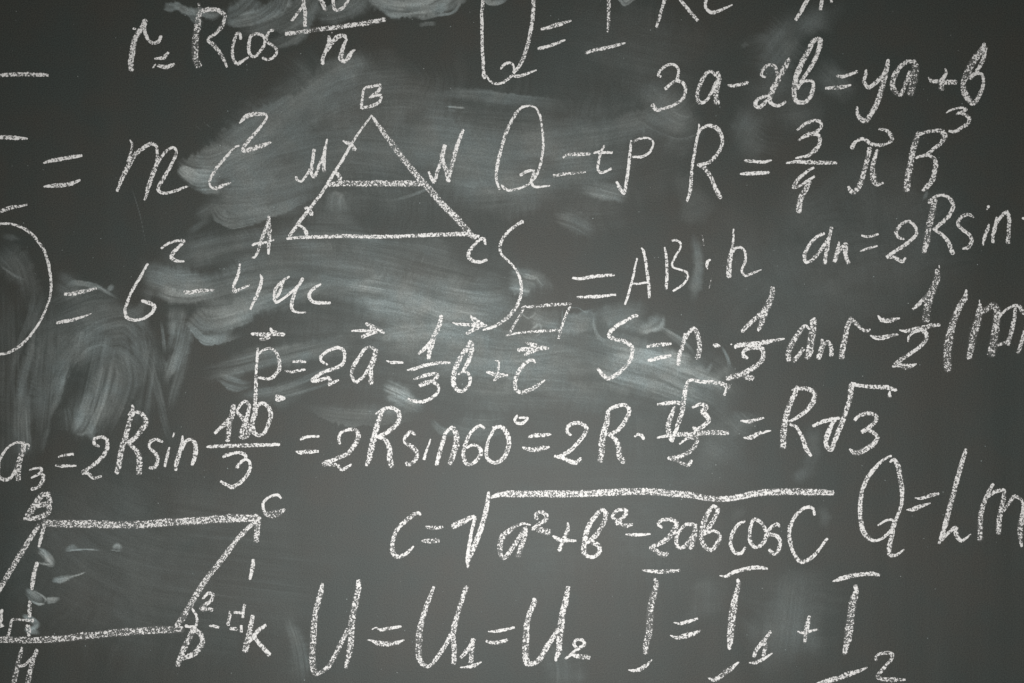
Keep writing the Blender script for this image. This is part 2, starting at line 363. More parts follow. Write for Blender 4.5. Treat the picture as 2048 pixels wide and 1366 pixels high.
def vnoise(rng, u, v):
    """smooth 2-D value noise of coordinate arrays"""
    T = rng.random((64, 64)).astype(np.float32)
    iu = np.floor(u).astype(int); iv = np.floor(v).astype(int)
    fu = u - iu; fv = v - iv; fu = fu*fu*(3-2*fu); fv = fv*fv*(3-2*fv)
    g = lambda a, b: T[a % 64, b % 64]
    return (g(iu, iv)*(1-fu)+g(iu+1, iv)*fu)*(1-fv) + (g(iu, iv+1)*(1-fu)+g(iu+1, iv+1)*fu)*fv

def sm(x):
    x = np.clip(x, 0, 1); return x*x*(3-2*x)

def dust_field(X, Y):
    D = np.zeros(X.shape, np.float32)
    xs, ys = X[0], Y[:, 0]
    rng = np.random.default_rng(7)
    for li, line in enumerate(DUST.strip().splitlines()):
        if line.startswith('#'): continue
        head, pts = line.split(':')
        op, I, st, sl, sr, f0, f1 = head.split()
        I, st, sl, sr, f0, f1 = map(float, (I, st, sl, sr, f0, f1))
        P = np.array([[float(q) for q in p.split(',')] for p in pts.split()])
        wmax = P[:, 2].max()
        if wmax > 24: P[:, 2] *= 1.3; I *= (1.28 if op == '+' else 1)
        C = spline(P, max(1.5, min(6, wmax / 6)))
        L = np.concatenate([[0], np.cumsum(np.hypot(*np.diff(C[:, :2], axis=0).T))]); tot = L[-1]
        T = np.gradient(C[:, :2], axis=0); T /= np.linalg.norm(T, axis=1)[:, None] + 1e-9
        m = wmax * 1.1 + 6
        i0, i1 = np.searchsorted(xs, [C[:, 0].min() - m, C[:, 0].max() + m])
        j0, j1 = np.searchsorted(ys, [C[:, 1].min() - m, C[:, 1].max() + m])
        if i1 <= i0 or j1 <= j0: continue
        bx, by = X[j0:j1, i0:i1].ravel(), Y[j0:j1, i0:i1].ravel()
        wx = vnoise(rng, bx/26, by/26) - .5; wy = vnoise(rng, bx/26, by/26) - .5
        ux = vnoise(rng, bx/85, by/85) - .5; uy = vnoise(rng, bx/85, by/85) - .5
        amp = min(wmax * 0.22, 14); am2 = 75 * min(max(wmax - 20, 0) / 80, 1)
        gx, gy = bx + wx*amp + ux*am2, by + wy*amp + uy*am2
        best = np.full(bx.shape, 1e9, np.float32); idx = np.zeros(bx.shape, int)
        for q in range(len(C)):
            d = (gx - C[q, 0])**2 + (gy - C[q, 1])**2
            k = d < best; best[k] = d[k]; idx[k] = q
        dx, dy = gx - C[idx, 0], gy - C[idx, 1]
        along = dx*T[idx, 0] + dy*T[idx, 1]
        side = dx*T[idx, 1] - dy*T[idx, 0]                 # >0 on the left hand (upper side when going right)
        hw = C[idx, 2] * 0.5
        s = L[idx] + along
        ex, ey = bx - C[idx, 0], by - C[idx, 1]
        side0 = ex*T[idx, 1] - ey*T[idx, 0]; s0 = L[idx] + ex*T[idx, 0] + ey*T[idx, 1]
        # flared ends instead of round caps
        v = side / hw
        rag = (vnoise(rng, s/5, np.full_like(s, 3.3)) - .5) * 0.30
        eL = sm((1 - v + rag*1) / (sl*.8 + .02) ) * (v >= 0); eR = sm((1 + v + rag*1) / (sr*.8 + .02)) * (v < 0)
        a = eL + eR
        a = np.where(np.abs(v) > 1.25, 0, a)
        over = np.maximum(-s, s - tot) / (wmax*0.5 + 1)
        fray = vnoise(rng, v*6 + 9, np.full_like(v, 1.7)) * 0.6
        u = s / tot
        a *= sm((u + 0.06*fray) / f0 + 0.02) * sm((1 - u + 0.06*fray) / f1 + 0.02) * sm(1 - over*1.3 + fray*.3)
        cell = 2.4 if wmax > 26 else 1.3
        n1 = vnoise(rng, side0 / cell + 40, s0 / (40*cell))
        n5 = vnoise(rng, side0 / (cell*1.7) + 40, s0 / (30*cell))
        n2 = vnoise(rng, side0 / (cell*4.5) + 40, s0 / (70*cell) + 5)
        n3 = vnoise(rng, bx / 34, by / 34); n4 = vnoise(rng, bx / 11, by / 11)
        streak = 1 + 0.82 * st * ((n1 - .5) * 1.2 + (n5 - .5) * 1.0 + (n2 - .5) * 1.5)
        n6 = vnoise(rng, bx / 80, by / 80); cloud = 0.30 + 0.55 * n3 + 0.35 * n4 + 0.6 * n6
        if wmax >= 30 and op == '+' and tot > 60 and st >= .5:     # single threads left by the sponge
            for _ in range(int(wmax / 5)):
                off = rng.uniform(-.55, .55) * wmax; ln = rng.uniform(25, 110); sc0 = rng.uniform(0, tot)
                fw = rng.uniform(.8, 2.2); bend = rng.uniform(-.05, .05)
                streak = streak + rng.uniform(.25, 1.0) * np.exp(-((side0 - off - bend*(s0 - sc0)) / fw)**2) * np.exp(-((s0 - sc0) / ln)**2)
        a *= np.clip(streak, 0.05, 3) * cloud
        cur = D[j0:j1, i0:i1].ravel()
        if op == '+': cur = cur + (1 - cur) * np.clip(a * I, 0, .8)
        else: cur = cur * (1 - np.clip(a * I, 0, 1))
        D[j0:j1, i0:i1] = cur.reshape(j1 - j0, i1 - i0)
    return 0.45 * (1 - np.exp(-D / 0.45)) + 0.15 * D * D

def build_board():
    xs = np.concatenate([np.linspace(-376, -30, 12), np.arange(-28, 2077, 1.72), np.linspace(2080, 2424, 12)])
    ys = np.concatenate([np.linspace(-217, -30, 8), np.arange(-28, 1395, 1.72), np.linspace(1398, 1583, 8)])
    X, Y = np.meshgrid(xs, ys); X = X.astype(np.float32); Y = Y.astype(np.float32)
    D = dust_field(X, Y)
    ny, nx = X.shape; n = nx * ny
    co = np.empty((n + 8, 3), np.float32)
    co[:n, 0] = (X.ravel() - CX) / 1000; co[:n, 1] = 0; co[:n, 2] = (CY - Y.ravel()) / 1000 + BZ
    x0, x1 = co[0, 0], co[n-1, 0]; z1, z0 = co[0, 2], co[n-1, 2]
    co[n:] = [(x0, 0.0, z0), (x1, 0.0, z0), (x1, 0.0, z1), (x0, 0.0, z1), (x0, .018, z0), (x1, .018, z0), (x1, .018, z1), (x0, .018, z1)]
    co[n:n+4, 1] = 0.0004
    i = (np.arange(ny - 1)[:, None] * nx + np.arange(nx - 1)[None]).ravel()
    F = np.stack([i, i + nx, i + nx + 1, i + 1], 1)
    a = n
    rest = np.array([(a, a+4, a+5, a+1), (a+1, a+5, a+6, a+2), (a+2, a+6, a+7, a+3), (a+3, a+7, a+4, a), (a+4, a+7, a+6, a+5)])
    F = np.vstack([F, rest]).astype(np.int32)
    me = bpy.data.meshes.new('blackboard')
    me.vertices.add(n + 8); me.vertices.foreach_set('co', co.ravel())
    me.loops.add(F.size); me.loops.foreach_set('vertex_index', F.ravel())
    me.polygons.add(len(F)); me.polygons.foreach_set('loop_start', np.arange(len(F), dtype=np.int32) * 4)
    me.update(calc_edges=True)
    at = me.attributes.new('dust', 'FLOAT', 'POINT')
    at.data.foreach_set('value', np.concatenate([D.ravel(), np.zeros(8, np.float32)]))
    me.materials.append(M_BOARD)
    o = bpy.data.objects.new('blackboard', me); COL.objects.link(o)
    o['label'] = 'dark grey school blackboard with wiped clouds of chalk dust, covered in handwriting'
    o['category'] = 'blackboard'
    return o
build_board()

# ---------------------------------------------------------------- chalk writing
# F name|category|label starts a thing; X name adds to an earlier one; T x0 y0 scale sets the tracing frame;
# part;label;stroke|stroke  with stroke = width: x,y[,width] ...
WRITING = """F formula|chalk formula|formula r = R cos 180/n, cut by the top edge at upper left
T 200 0 5.12
letter;small letter r;58: 468,205 440,270 385,350 350,430 330,540 315,640 325,720|32: 455,250 460,330 490,400 540,440 600,428 625,370|20: 340,290 365,295
equals_sign;;26: 560,603,14 610,598,26 655,590,44 700,535,22|38: 540,695,14 570,655,10|36: 590,668,30 680,688,44 760,655,30
letter;capital letter R;26p.6: 1012,35 1020,90 1030,140|74: 1015,150,60 1000,250 985,350 975,450 975,550 985,620 1015,680|45: 1010,185,30 1030,130 1100,100 1200,98 1270,150,50 1275,200,30 1245,270 1190,340,34 1120,390,34 1110,420,30 1160,460 1220,530,36 1260,600,32 1300,690,16
letter;small letter c;28: 1440,400 1432,345 1400,350 1370,430 1355,520 1365,600 1405,655,38 1450,630 1520,585,16
letter;small letter o;30: 1540,370 1600,345 1670,370 1690,430 1660,500 1610,560 1565,580 1530,540 1525,470 1540,370
letter;small letter s;28: 1780,310 1740,320 1710,370 1705,425 1760,460 1810,510 1800,560 1760,600 1710,610 1665,595
T 560 0 5.12
digit;digit 1;38: 262,150 240,20 230,-90|38: 262,120 255,270|26: 120,215 170,150 225,70 240,20
digit;digit 8;44: 480,-150 400,-120 390,-60 430,20 468,105|40: 480,-150 500,-80 430,-40 400,0
digit;digit 0;32: 540,-80 545,20 560,95 610,100 670,50 700,-20 690,-110 620,-150 540,-80
fraction_bar;;48: 60,350,40 200,330 400,300 560,283 720,258 900,235 1075,200
letter;small letter n;34: 505,370 500,430 470,520 440,590 435,655|48: 480,520,36 530,440 590,380 650,365,40 682,400,28 655,460,28 630,550 618,600 660,630,40 700,595,45 730,540,34 768,510,16|10: 528,333 533,338
F formula|chalk formula|formula Q = I R t cut by the top edge, tall looped Q first
T 900 0 5.12
letter;capital letter Q;30: 345,-140 340,0,36 325,130 325,250 328,450 340,650 345,790,34|38: 852,-140 855,0 850,150 830,300 790,480 730,640 650,750,30|28: 345,800,44 370,775,16 410,835,16 470,857 550,840 640,770|26: 515,705,18 560,658,30 610,642 650,670,18 655,745,18|28: 655,780 690,782,34 760,765,30 885,718,10|18: 380,-130 500,-260 700,-280 840,-140
equals_sign;;36: 932,300,20 1000,285,38 1120,250,42 1240,212,12|32: 905,500,34 1000,475 1100,440 1178,410,12
letter;capital letter I;38: 1625,-160 1625,0 1625,150 1620,260,34 1612,330,10|34: 1390,545,30 1450,520,28 1600,490,40 1720,460,28 1795,440,10
T 1280 0 5.12
letter;capital letter R;28: 290,-140 245,20 210,140 170,278|32: 290,-130 400,-120 330,-50 390,-30 430,20 510,120 592,212|26: 290,-130 420,-180 440,-120 390,-40
letter;small letter t;34: 700,-90 672,30 680,90,26 735,130,36 820,105,32 945,50,10
F cut_off_letters|chalk letters|three slanting letter feet cut off by the top edge above the long equation
T 1280 0 5.12
letter;;38: 1592,205 1640,130 1720,-10 1800,-120|34: 1845,100 1865,0 1890,-90 1800,-120|28: 1962,25 1960,-20 1990,-100 1890,-90
F formula|chalk formula|thick chalk equation 3a - xb = ya + b at upper right
T 1290 60 5.12
digit;digit 3;26: 165,480,20 135,462 160,410 220,365 285,352 330,380 345,430 335,480 320,520|30: 325,515 270,550 205,605,38|34: 330,520 385,540 415,590 410,660,30 370,720,30 290,770,28 200,805,30 120,820,40 75,765,44
letter;small letter a;38: 720,470,26 685,425,30 640,435 590,500 555,580 535,660 545,735,44 600,740,34 650,690,34 690,620,34 730,540|52: 745,430,36 755,500,60 735,600,60 725,680,56 735,755,60
minus_sign;;36: 845,565,16 900,570,36 980,555,36 1055,538,36
letter;small letter x;38: 1235,485,20 1192,465,26 1212,400,32 1270,358,30 1325,368,32 1352,430,40 1365,500,56 1330,570,66 1290,650,60 1275,720,50 1310,765,34 1370,775,36 1440,735,22|56: 1478,298,50 1440,365,58 1390,460,60|34: 1280,670 1200,690 1140,725 1135,770,50 1175,790,46 1240,735,30 1280,700
letter;small letter b;52: 1785,85,44 1720,120,50 1670,220,54 1610,330,56 1555,460,58 1530,580,56 1530,680,52 1560,735,46 1640,735,42 1700,670,42 1725,580,36 1710,525,32 1650,520,26 1600,545,30|46: 1795,90 1785,180,48 1740,300,44 1680,410,38 1610,510,34 1560,600,34
T 1648 60 5.12
equals_sign;;34: 130,470,20 180,478,34 240,465,30 340,425,30|38: 15,597,24 80,595,38 180,585,44 275,562,16
letter;small letter y;34: 428,405,18 425,470,40 410,530,38 455,590,36 520,545,46 585,490,46 620,430,38|54: 658,305,30 640,400,52 615,500,60 590,610,56 550,730,56 500,830,56 430,930,56 370,905,44 340,850,34 340,785,18
letter;small letter a;62: 905,320,36 840,330,38 770,390,50 720,470,58 700,560,58 725,630,50 785,665,40 820,590,40 850,510,44 890,430,56|84: 930,345,70 935,420,86 915,510,86 895,600,76 880,665,72|26: 928,305 930,340
plus_sign;;46: 1070,480,12 1100,525,34 1160,525,44 1240,535,52 1350,535,52|40: 1240,395,12 1248,450,30 1205,520,52 1200,610,56
letter;small letter b;58: 1640,135,26 1625,190,60 1550,290,80 1490,390,80 1450,480,74 1425,560,56 1440,650,60 1500,735,58 1540,745,48 1600,650,44 1630,560,32 1620,460,32 1560,445,26 1490,490,62|40: 1650,180 1640,270,40 1600,360,40 1560,430,40
F formula|chalk formula|chalk fragment = mc squared, left of the triangle drawing
T 0 130 4.5525
equals_sign;;34: 398,893,14 470,872,34 600,848,40 745,825,24|38: 400,1108,10 460,1103,30 560,1095,42 650,1080,36 732,1048,16
letter;small letter m;30: 1187,680,12 1205,730,22 1190,800,22 1170,880|34: 1065,1150,22 1110,1040,38 1170,920,46 1230,820,40 1300,760,36 1370,718,36 1425,740,26 1432,820,22 1425,900,28|34: 1320,1230,20 1350,1120,36 1400,970,44 1440,880,34 1510,790,26 1575,752,22 1608,790,24 1580,870,28 1520,980,30 1460,1080,32 1440,1140,26 1490,1168,24 1600,1145,28 1710,1105,12
T 400 200 6.8267
letter;small letter c;32: 535,625,20 480,640,20 400,725,26 310,830,40 220,940,42 150,1060,38 130,1140,30 160,1195,22 230,1205,60 320,1165,44 420,1130,14
digit;digit 2, raised;46: 540,315,16 620,235,62 720,195,64 820,190,56 890,195,30 915,230,28 880,300,30 800,400,38 700,510,46 620,610,50 585,690,50 640,690,66 760,650,70 860,620,66 970,575,20
F stray_strokes|chalk marks|three short chalk dashes cut off by the left edge, one above another
T 0 130 4.5525
dash;;34: -60,102,30 60,90,34 200,85,38 320,88,42 440,92,24
dash;;34: -60,655 60,660,38 160,665,34 250,672,14
dash;;34: -80,1350 0,1332,38 100,1300,34 250,1272,12
F triangle_diagram|chalk drawing|chalk triangle ABC crossed by the line MN, lying in the wiped dust cloud
T 560 160 3.795
triangle_side;left side, drawn thin;14: 695,268,10 620,370,14 540,490,18 460,630,22 400,720,24 330,840,24 240,960,26 160,1060,28 70,1185,22
triangle_side;right side, drawn thick;40: 697,272,14 740,335,28 840,470,46 930,590,46 1050,740,48 1120,815,50 1230,940,50 1340,1050,50 1430,1155,52 1480,1200,40
triangle_side;bottom side;24: 52,1205,16 150,1195,22 300,1190,26 520,1185,26 750,1190,28 950,1185,28 1150,1175,30 1300,1172,32 1420,1170,34 1510,1188,22
midline;thick inner line from M to N;42: 370,797,30 480,785,44 620,788,46 760,785,46 900,785,48 1040,785,48 1110,785,34
tick_mark;;20: 478,462,10 515,478,34 545,495,26 570,529,34
tick_mark;;22: 185,968,10 213,982,38 244,1022,32
angle_arc;;22: 405,698,20 440,715,30 455,750,30 460,785,30
angle_arc;;20: 130,1095,18 170,1118,20 198,1160,26 208,1205,24
letter;capital letter B;20: 620,215,20 622,160,20 640,65,16 690,50,22 760,38,24 755,75,26 690,130,26|22: 680,135,22 700,125,18 765,115,18 755,165,20 700,195,26 620,215,20
letter;capital letter N;22: 1130,695,14 1148,740,26 1170,775,22 1190,710,26 1225,610,30 1250,495,32|30: 1225,560,32 1240,630,32 1265,700,32 1280,770,34|28: 1275,770,30 1300,660,32 1325,570,30 1355,470,28 1390,378,22
T 400 200 6.8267
letter;capital letter M;36: 1313,1045,30 1325,1090,28 1385,1110,26 1450,1035,32 1500,950,40 1530,870,44 1560,675,44|44: 1530,920,40 1520,1000,40 1560,1045,50 1600,970,40 1640,860,36 1690,740,30 1735,535,22|46: 1710,640,40 1700,740,50 1690,850,52 1695,980,44
F formula|chalk formula|thin chalk formula Q = t P just right of the triangle drawing
T 960 200 5.12
letter;capital letter Q;26: 200,915,18 175,850,26 165,760,30 185,640,32 215,500,34 265,340,36 320,220,34 380,120,32 440,70,26 510,58,18 575,85,16 620,190,18 640,320,20 648,450,22 635,580,24 610,690,26 570,780,26 500,860,18 400,905,22 300,925,26 250,905,34 220,870,10|26: 412,772,30 470,735,32 545,718,26 545,770,24 525,830,24 545,880,26 600,888,22 715,878,10
equals_sign;;32p.92: 850,590,20 900,560,40 1000,555,46 1125,552,20|30p.92: 755,775,34 850,758,34 960,750,28 1080,738,14
letter;small letter t;24: 1275,465,16 1240,530,24 1215,630,26 1205,700,26 1240,745,24 1345,705,20|30: 1165,540,20 1240,535,30 1355,540,22
letter;capital letter P;26: 1398,835,22 1425,890,36 1475,955,34 1495,860,32 1515,730,30 1535,560,28 1548,415,18|22: 1575,425,18 1640,395,22 1720,390,16 1768,420,14 1770,470,18 1730,540,24 1660,580,24 1565,582,20
X triangle_diagram
T 320 420 5.12
letter;capital letter A;26: 942,490,16 975,478,20 1005,420,28 1030,320,34 1080,210,40 1112,110,38 1116,62,24|44: 1105,120,46 1118,200,46 1115,300,38 1112,380,32 1112,450,22|26: 945,365,16 975,345,28 1060,335,24 1165,305,18
T 880 430 5.06
letter;capital letter C;28: 460,300,20 445,240,32 400,250,28 340,310,32 290,380,36 290,430,34 330,465,32 400,475,34 475,453,26
F formula|chalk formula|chalk formula R = 3/4 pi R cubed, at upper right
T 1340 230 5.12
letter;capital letter R;26: 297,92,10 295,150,22 265,300,26 235,480,28 215,650,30 205,780,34 170,888,20|38: 290,200,22 320,145,22 400,108,36 470,130,44 520,190,42 540,270,34 510,360,34 450,440,38 390,490,38 280,512,22|40: 300,510,34 360,550,52 420,640,38 470,760,44 515,850,42
equals_sign;;30: 765,468,24 860,475,30 960,482,30 1040,463,10|36: 720,602,14 780,600,36 900,597,38 1015,590,24
digit;digit 3;34: 1300,155,16 1380,95,32 1480,55,36 1540,75,36 1545,130,28 1490,180,40|36: 1315,262,16 1380,215,40 1480,190,44 1530,220,34 1530,300,38 1480,365,44 1400,420,30 1285,440,14
fraction_bar;;36: 1185,492,18 1300,478,34 1400,482,44 1550,488,44 1705,488,28
digit;digit 4;28: 1470,538,22 1400,580,30 1310,660,36 1265,740,38 1330,725,24 1400,680,28 1480,628,20|58: 1425,670,40 1400,740,54 1350,830,62 1320,930,62 1320,995,50
T 1648 200 5.12
letter;the Greek letter pi;38: 285,495,42 320,430,30 400,400,36 480,450,36 570,463,40 650,445,16 695,410,40 680,350,44 630,310,36 558,300,20|50: 465,490,44 445,600,48 415,720,50 375,850,52 310,945,46 270,930,50 250,885,20|44: 550,510,34 510,620,46 495,720,58 510,820,62 540,865,44 610,850,14
letter;capital letter R;68: 970,330,40 945,400,60 910,520,66 890,640,68 860,780,70 840,930,66|38: 950,370,22 1010,340,30 1120,315,34 1200,320,50 1235,365,66 1200,440,40 1120,500,34 1050,560,36 940,590,22|50: 1000,570,24 1080,570,30 1140,620,44 1135,720,56 1110,820,56 1050,890,50 1010,930,30
digit;digit 3, raised;28: 1250,132,6 1300,100,24 1360,85,16 1420,80,22 1455,95,30 1400,130,28 1350,148,14|38: 1370,130,20 1440,150,30 1490,190,44 1470,240,40 1400,290,36 1330,325,34 1278,318,24
F formula|chalk formula|short chalk formula dn = 2R sin ending near the right edge
T 1590 370 4.4716
letter;small letter d;28: 262,435,24 200,460,26 130,530,28 85,620,30 95,690,28 160,665,28 240,570,30 300,480,30 328,380,24|36: 325,380,26 305,470,32 285,580,36 265,705,36
letter;small letter n;30: 395,510,16 385,560,30 365,640,38 355,685,40|34: 370,620,20 410,570,32 455,530,38 450,600,40 460,660,34 480,700,34
equals_sign;;22: 595,452,14 650,462,20 745,440,16|22: 582,592,8 640,572,22 735,545,14
digit;digit 2;30: 975,485,18 925,468,28 905,425,36 950,350,24 1020,325,24 1075,370,26 1085,440,28 1030,500,32 930,570,30 825,640,28 880,645,34 960,685,30 988,650,16
letter;capital letter R;58: 1195,150,50 1245,140,60 1225,250,56 1195,380,60 1180,500,60 1150,605,34|26: 1230,120,26 1300,90,24 1370,110,30 1415,180,40 1380,270,34 1310,340,34 1240,400,30|34: 1250,400,30 1320,450,28 1370,510,36 1400,590,44 1420,615,30
letter;small letter s;32: 1600,290,10 1550,262,32 1490,285,30 1455,345,28 1490,395,30 1560,445,32 1580,500,34 1550,560,36 1498,565,20
letter;small letter i;26: 1735,350,16 1720,400,30 1695,470,32 1680,540,16|28: 1722,190,24 1733,198,22|14: 1715,215 1718,219
letter;small letter n;34: 1805,290,18 1790,370,34 1770,450,34 1773,515,26|34: 1790,360,26 1840,285,30 1895,240,30 1915,320,34 1910,430,36 1905,520,42
T 1648 200 5.12
stray_mark;;26: 2030,1208,16 2062,1220,26
F formula|chalk formula|chalk fragment = b squared - 4ac after a big round bracket at left
T 0 400 4.27
bracket;closing round bracket;22: -110,260,16 -60,225,16 0,205,18 100,205,20 200,240,24 300,320,24 380,440,22 420,580,22 437,720,20 430,820,18 390,940,16 310,1090,18 200,1220,22 80,1300,22 0,1315,18 -80,1290,16
equals_sign;;28: 550,805,22 620,800,34 700,785,32 825,755,18|22: 485,1052,18 560,1035,30 650,1015,24 780,970,6
letter;small letter b;26: 1262,545,18 1215,630,22 1160,720,24 1105,830,24 1070,930,24 1080,1000,28 1140,1025,24 1220,1015,22 1290,970,24 1320,910,32 1280,880,34 1210,862,24
digit;digit 2, raised;24: 1380,415,14 1440,370,20 1510,348,20 1570,352,30 1530,400,26 1480,450,34 1465,495,30 1505,520,26 1572,524,14
T 320 420 5.12
minus_sign;;36: 250,845,38 350,838,42 450,825,36 555,820,18
digit;digit 4;32: 822,552,18 800,660,30 760,770,38 762,835,36 830,805,26 918,770,14|30: 1030,660,14 1040,720,30 1010,830,34 970,920,36 925,1018,14
letter;small letter a;30: 1325,682,14 1265,720,26 1190,800,34 1170,900,28 1190,945,26 1270,905,20 1360,830,24 1420,770,34 1460,700,38|34: 1265,720,24 1235,820,30 1190,900,26|32: 1400,800,28 1370,880,34 1345,960,32 1355,1020,30 1400,1045,24 1500,1050,10
letter;small letter c;30: 1648,760,16 1590,790,26 1540,840,32 1530,895,36 1570,940,36 1640,950,36 1745,952,22
F formula|chalk formula|chalk formula with tall S and tiny parallelogram = AB dot h
T 880 430 5.06
letter;capital letter S;26: 838,65,36 770,105,30 690,170,32 630,250,32 605,330,30 625,400,22 690,465,20 760,540,20 805,630,26 825,730,32 815,830,34 770,930,34 690,1030,38 590,1105,32 500,1145,26 435,1160,16
parallelogram;;20p.8: 822,940,10 852,930,18 800,1030,20 745,1120,20 705,1200,24|28p.8: 850,925,20 960,928,34 1100,910,36 1230,905,32 1325,895,30|24p.8: 1318,920,22 1280,1000,26 1240,1110,28 1200,1250,26|24p.8: 665,1222,12 780,1195,20 950,1180,24 1120,1170,28 1240,1160,24
equals_sign;;30: 1340,640,16 1420,645,30 1550,622,34 1680,610,36 1765,608,16|30: 1385,832,18 1480,830,28 1600,825,34 1780,805,20
T 1230 440 5.8514
letter;capital letter A;26: 258,448,18 235,560,22 205,700,26 165,840,28 118,988,20|30: 310,325,10 335,370,28 365,520,32 385,680,38 400,820,36 402,912,26|18: 205,745,18 270,748,20 375,728,20
letter;capital letter B;32: 580,318,14 600,420,30 608,560,34 605,700,34 598,808,30|22: 668,240,20 715,240,22 765,270,20 765,330,18 710,420,24 668,500,24 685,555,20 770,580,20 845,620,24 855,670,24 800,750,22 680,835,22
dot;;26: 1115,465,20 1085,482,34 1075,530,34 1078,575,8
stray_mark;;10p.6: 1015,170,6 1030,240,8 1040,300,14
stray_mark;;8p.5: 1130,680 1115,740 1098,805
letter;small letter h;22: 1388,105,16 1385,200,20 1375,320,26 1350,430,52 1335,540,66 1330,665,56|26: 1380,370,26 1420,325,26 1480,325,28 1525,390,26 1520,490,28 1485,590,28 1520,650,24 1600,630,26 1710,580,8
F formula|chalk formula|vector formula p = 2a - 1/3 b + c, arrows over the letters
T 480 610 5.12
arrow;;36: 118,295,26 200,300,40 290,300,44 370,295,46 440,302,40 460,298,14|40: 310,235,14 330,270,40 360,290,50|34: 205,345,30 240,350,34 300,325,40
letter;small letter p;30: 183,440,18 182,500,30 172,600,28 165,720,28 162,840,34 158,960,36 150,1100,44 148,1150,40|30: 190,500,20 230,465,24 310,445,26 365,480,30 400,560,34 400,650,40 350,730,40 290,755,30 190,745,22
equals_sign;;26: 540,580,20 600,580,28 672,582,24|28: 460,675,14 530,685,26 600,672,30 668,660,18
digit;digit 2;34: 895,612,18 835,575,28 830,530,28 900,470,32 1000,435,36 1060,465,34 1070,560,30 1030,620,36 920,665,34 830,700,36 740,770,40 800,775,38 890,745,40 925,770,34 915,815,34 965,790,30 1010,768,14
letter;small letter a;36: 1380,450,26 1330,430,26 1270,460,32 1210,550,34 1160,630,44 1145,720,34 1180,785,34 1240,755,34 1300,680,34 1350,580,34|50: 1390,450,40 1375,540,56 1340,630,54 1340,730,46 1340,805,50
arrow;;28: 1145,268,14 1200,262,24 1300,262,34 1400,265,40|56: 1290,185,22 1330,215,54 1400,245,56 1475,285,26|46: 1250,330,34 1310,300,44 1400,270,40
minus_sign;;22: 1500,570,6 1550,590,30 1600,588,26 1668,592,18
T 780 610 5.12
digit;digit 1;52: 525,110,40 500,220,54 450,330,56 415,440,60 395,550,36|36: 440,340,40 400,400,40 350,450,34 295,500,28
fraction_bar;;34: 175,665,6 230,660,32 350,620,36 480,595,34 615,592,18
digit;digit 3;44: 235,762,8 290,745,30 380,715,44 450,705,44 485,720,36 450,770,44 360,800,46 300,825,44|34: 430,780,40 490,820,34 495,880,30 430,950,34 330,990,36 250,985,34 185,960,20
letter;small letter b;50: 830,365,44 810,420,56 740,510,50 690,600,50 655,700,54 650,800,50 690,870,38 750,880,32 810,810,34 820,740,34 790,690,28 740,685,22 700,710,18|42: 840,380,44 835,470,50 800,580,44 750,670,30
arrow;;28: 640,180,5 700,195,30 800,200,34 880,210,44 990,212,24|50: 820,105,8 850,140,44 900,180,60 960,210,44|44: 785,295,32 840,260,42 920,215,50
plus_sign;;36: 990,685,22 1060,705,44 1120,718,50 1205,718,16|26: 1075,570,4 1115,580,12 1110,650,30 1100,730,36 1065,775,24
arrow;;38: 1310,465,40 1400,450,44 1500,438,56 1580,442,40 1625,445,14|36: 1385,385,8 1430,400,30 1500,420,50|30: 1380,515,28 1440,480,38 1520,455,44
letter;small letter c;38: 1485,595,22 1455,560,32 1380,600,36 1310,690,40 1280,780,42 1290,860,46 1340,895,40 1420,875,44 1500,830,38 1585,768,12
F formula|chalk formula|bold chalk formula starting S = n dot 1/2, cut by right edge
T 1180 560 5.12
letter;capital letter S;34: 490,372,26 460,365,34 380,410,34 280,465,38 210,530,46 200,580,44 270,610,42 360,630,44 430,690,42 430,770,38 380,870,38 280,960,40 190,1010,46 130,970,44 80,905,24
equals_sign;;32: 585,685,26 660,668,38 750,660,40 832,652,22|32: 600,825,34 680,805,42 760,785,40 830,775,22
letter;small letter n;42: 970,548,28 965,610,44 940,700,42 915,780,46 905,870,38|40: 975,600,36 1010,540,36 1065,495,40 1100,560,46 1120,660,50 1115,750,52 1095,805,42
dot;;40: 1265,665,34 1295,672,44 1330,675,16
stray_mark;;14: 1445,655 1452,660
digit;digit 1;54: 1868,75,48 1865,150,60 1835,230,70 1790,330,72 1760,430,64 1722,520,26|44: 1790,300,50 1720,370,44 1640,440,44 1555,525,36
fraction_bar;;44: 1480,685,34 1560,662,48 1680,655,56 1800,635,50 1990,600,14
digit;digit 2;40: 1615,800,26 1575,780,40 1570,735,34 1630,700,40 1730,690,48 1775,740,42 1760,820,46 1700,880,52 1580,950,54 1470,990,70 1400,1010,50|44: 1560,970,40 1620,1000,64 1665,1000,60
T 1540 520 5.6933
letter;small letter d;58: 450,790,22 400,750,34 350,800,60 290,890,64 235,980,66 205,1080,64 215,1150,50|40: 265,1150,54 320,1090,46 380,1010,44|86: 510,670,44 495,730,70 485,820,84 465,930,86 450,1040,88 420,1120,60|26: 510,662 470,690 470,730
letter;small letter n;60: 590,905,30 600,960,60 575,1050,66 550,1120,56|44: 600,980,40 655,930,50 695,990,46 700,1090,56
letter;small letter r;62: 920,660,50 880,760,60 850,900,66 825,1020,68 815,1120,74|38: 930,680,50 990,735,42 1050,790,34 1100,805,40 1135,785,24
equals_sign;;46: 1225,632,6 1265,680,44 1330,690,58 1400,680,48 1475,660,14|48: 1140,860,8 1200,885,46 1270,885,56 1350,868,42 1458,845,18
T 1748 520 5.6933
digit;digit 1;80: 722,110,54 715,220,72 670,330,84 625,440,94 605,560,94 585,700,88|38: 640,380,60 560,450,46 490,520,38 440,560,26|8: 742,60 745,95
fraction_bar;;40: 290,800,6 360,812,34 450,790,44 560,775,56 660,745,46 750,738,34
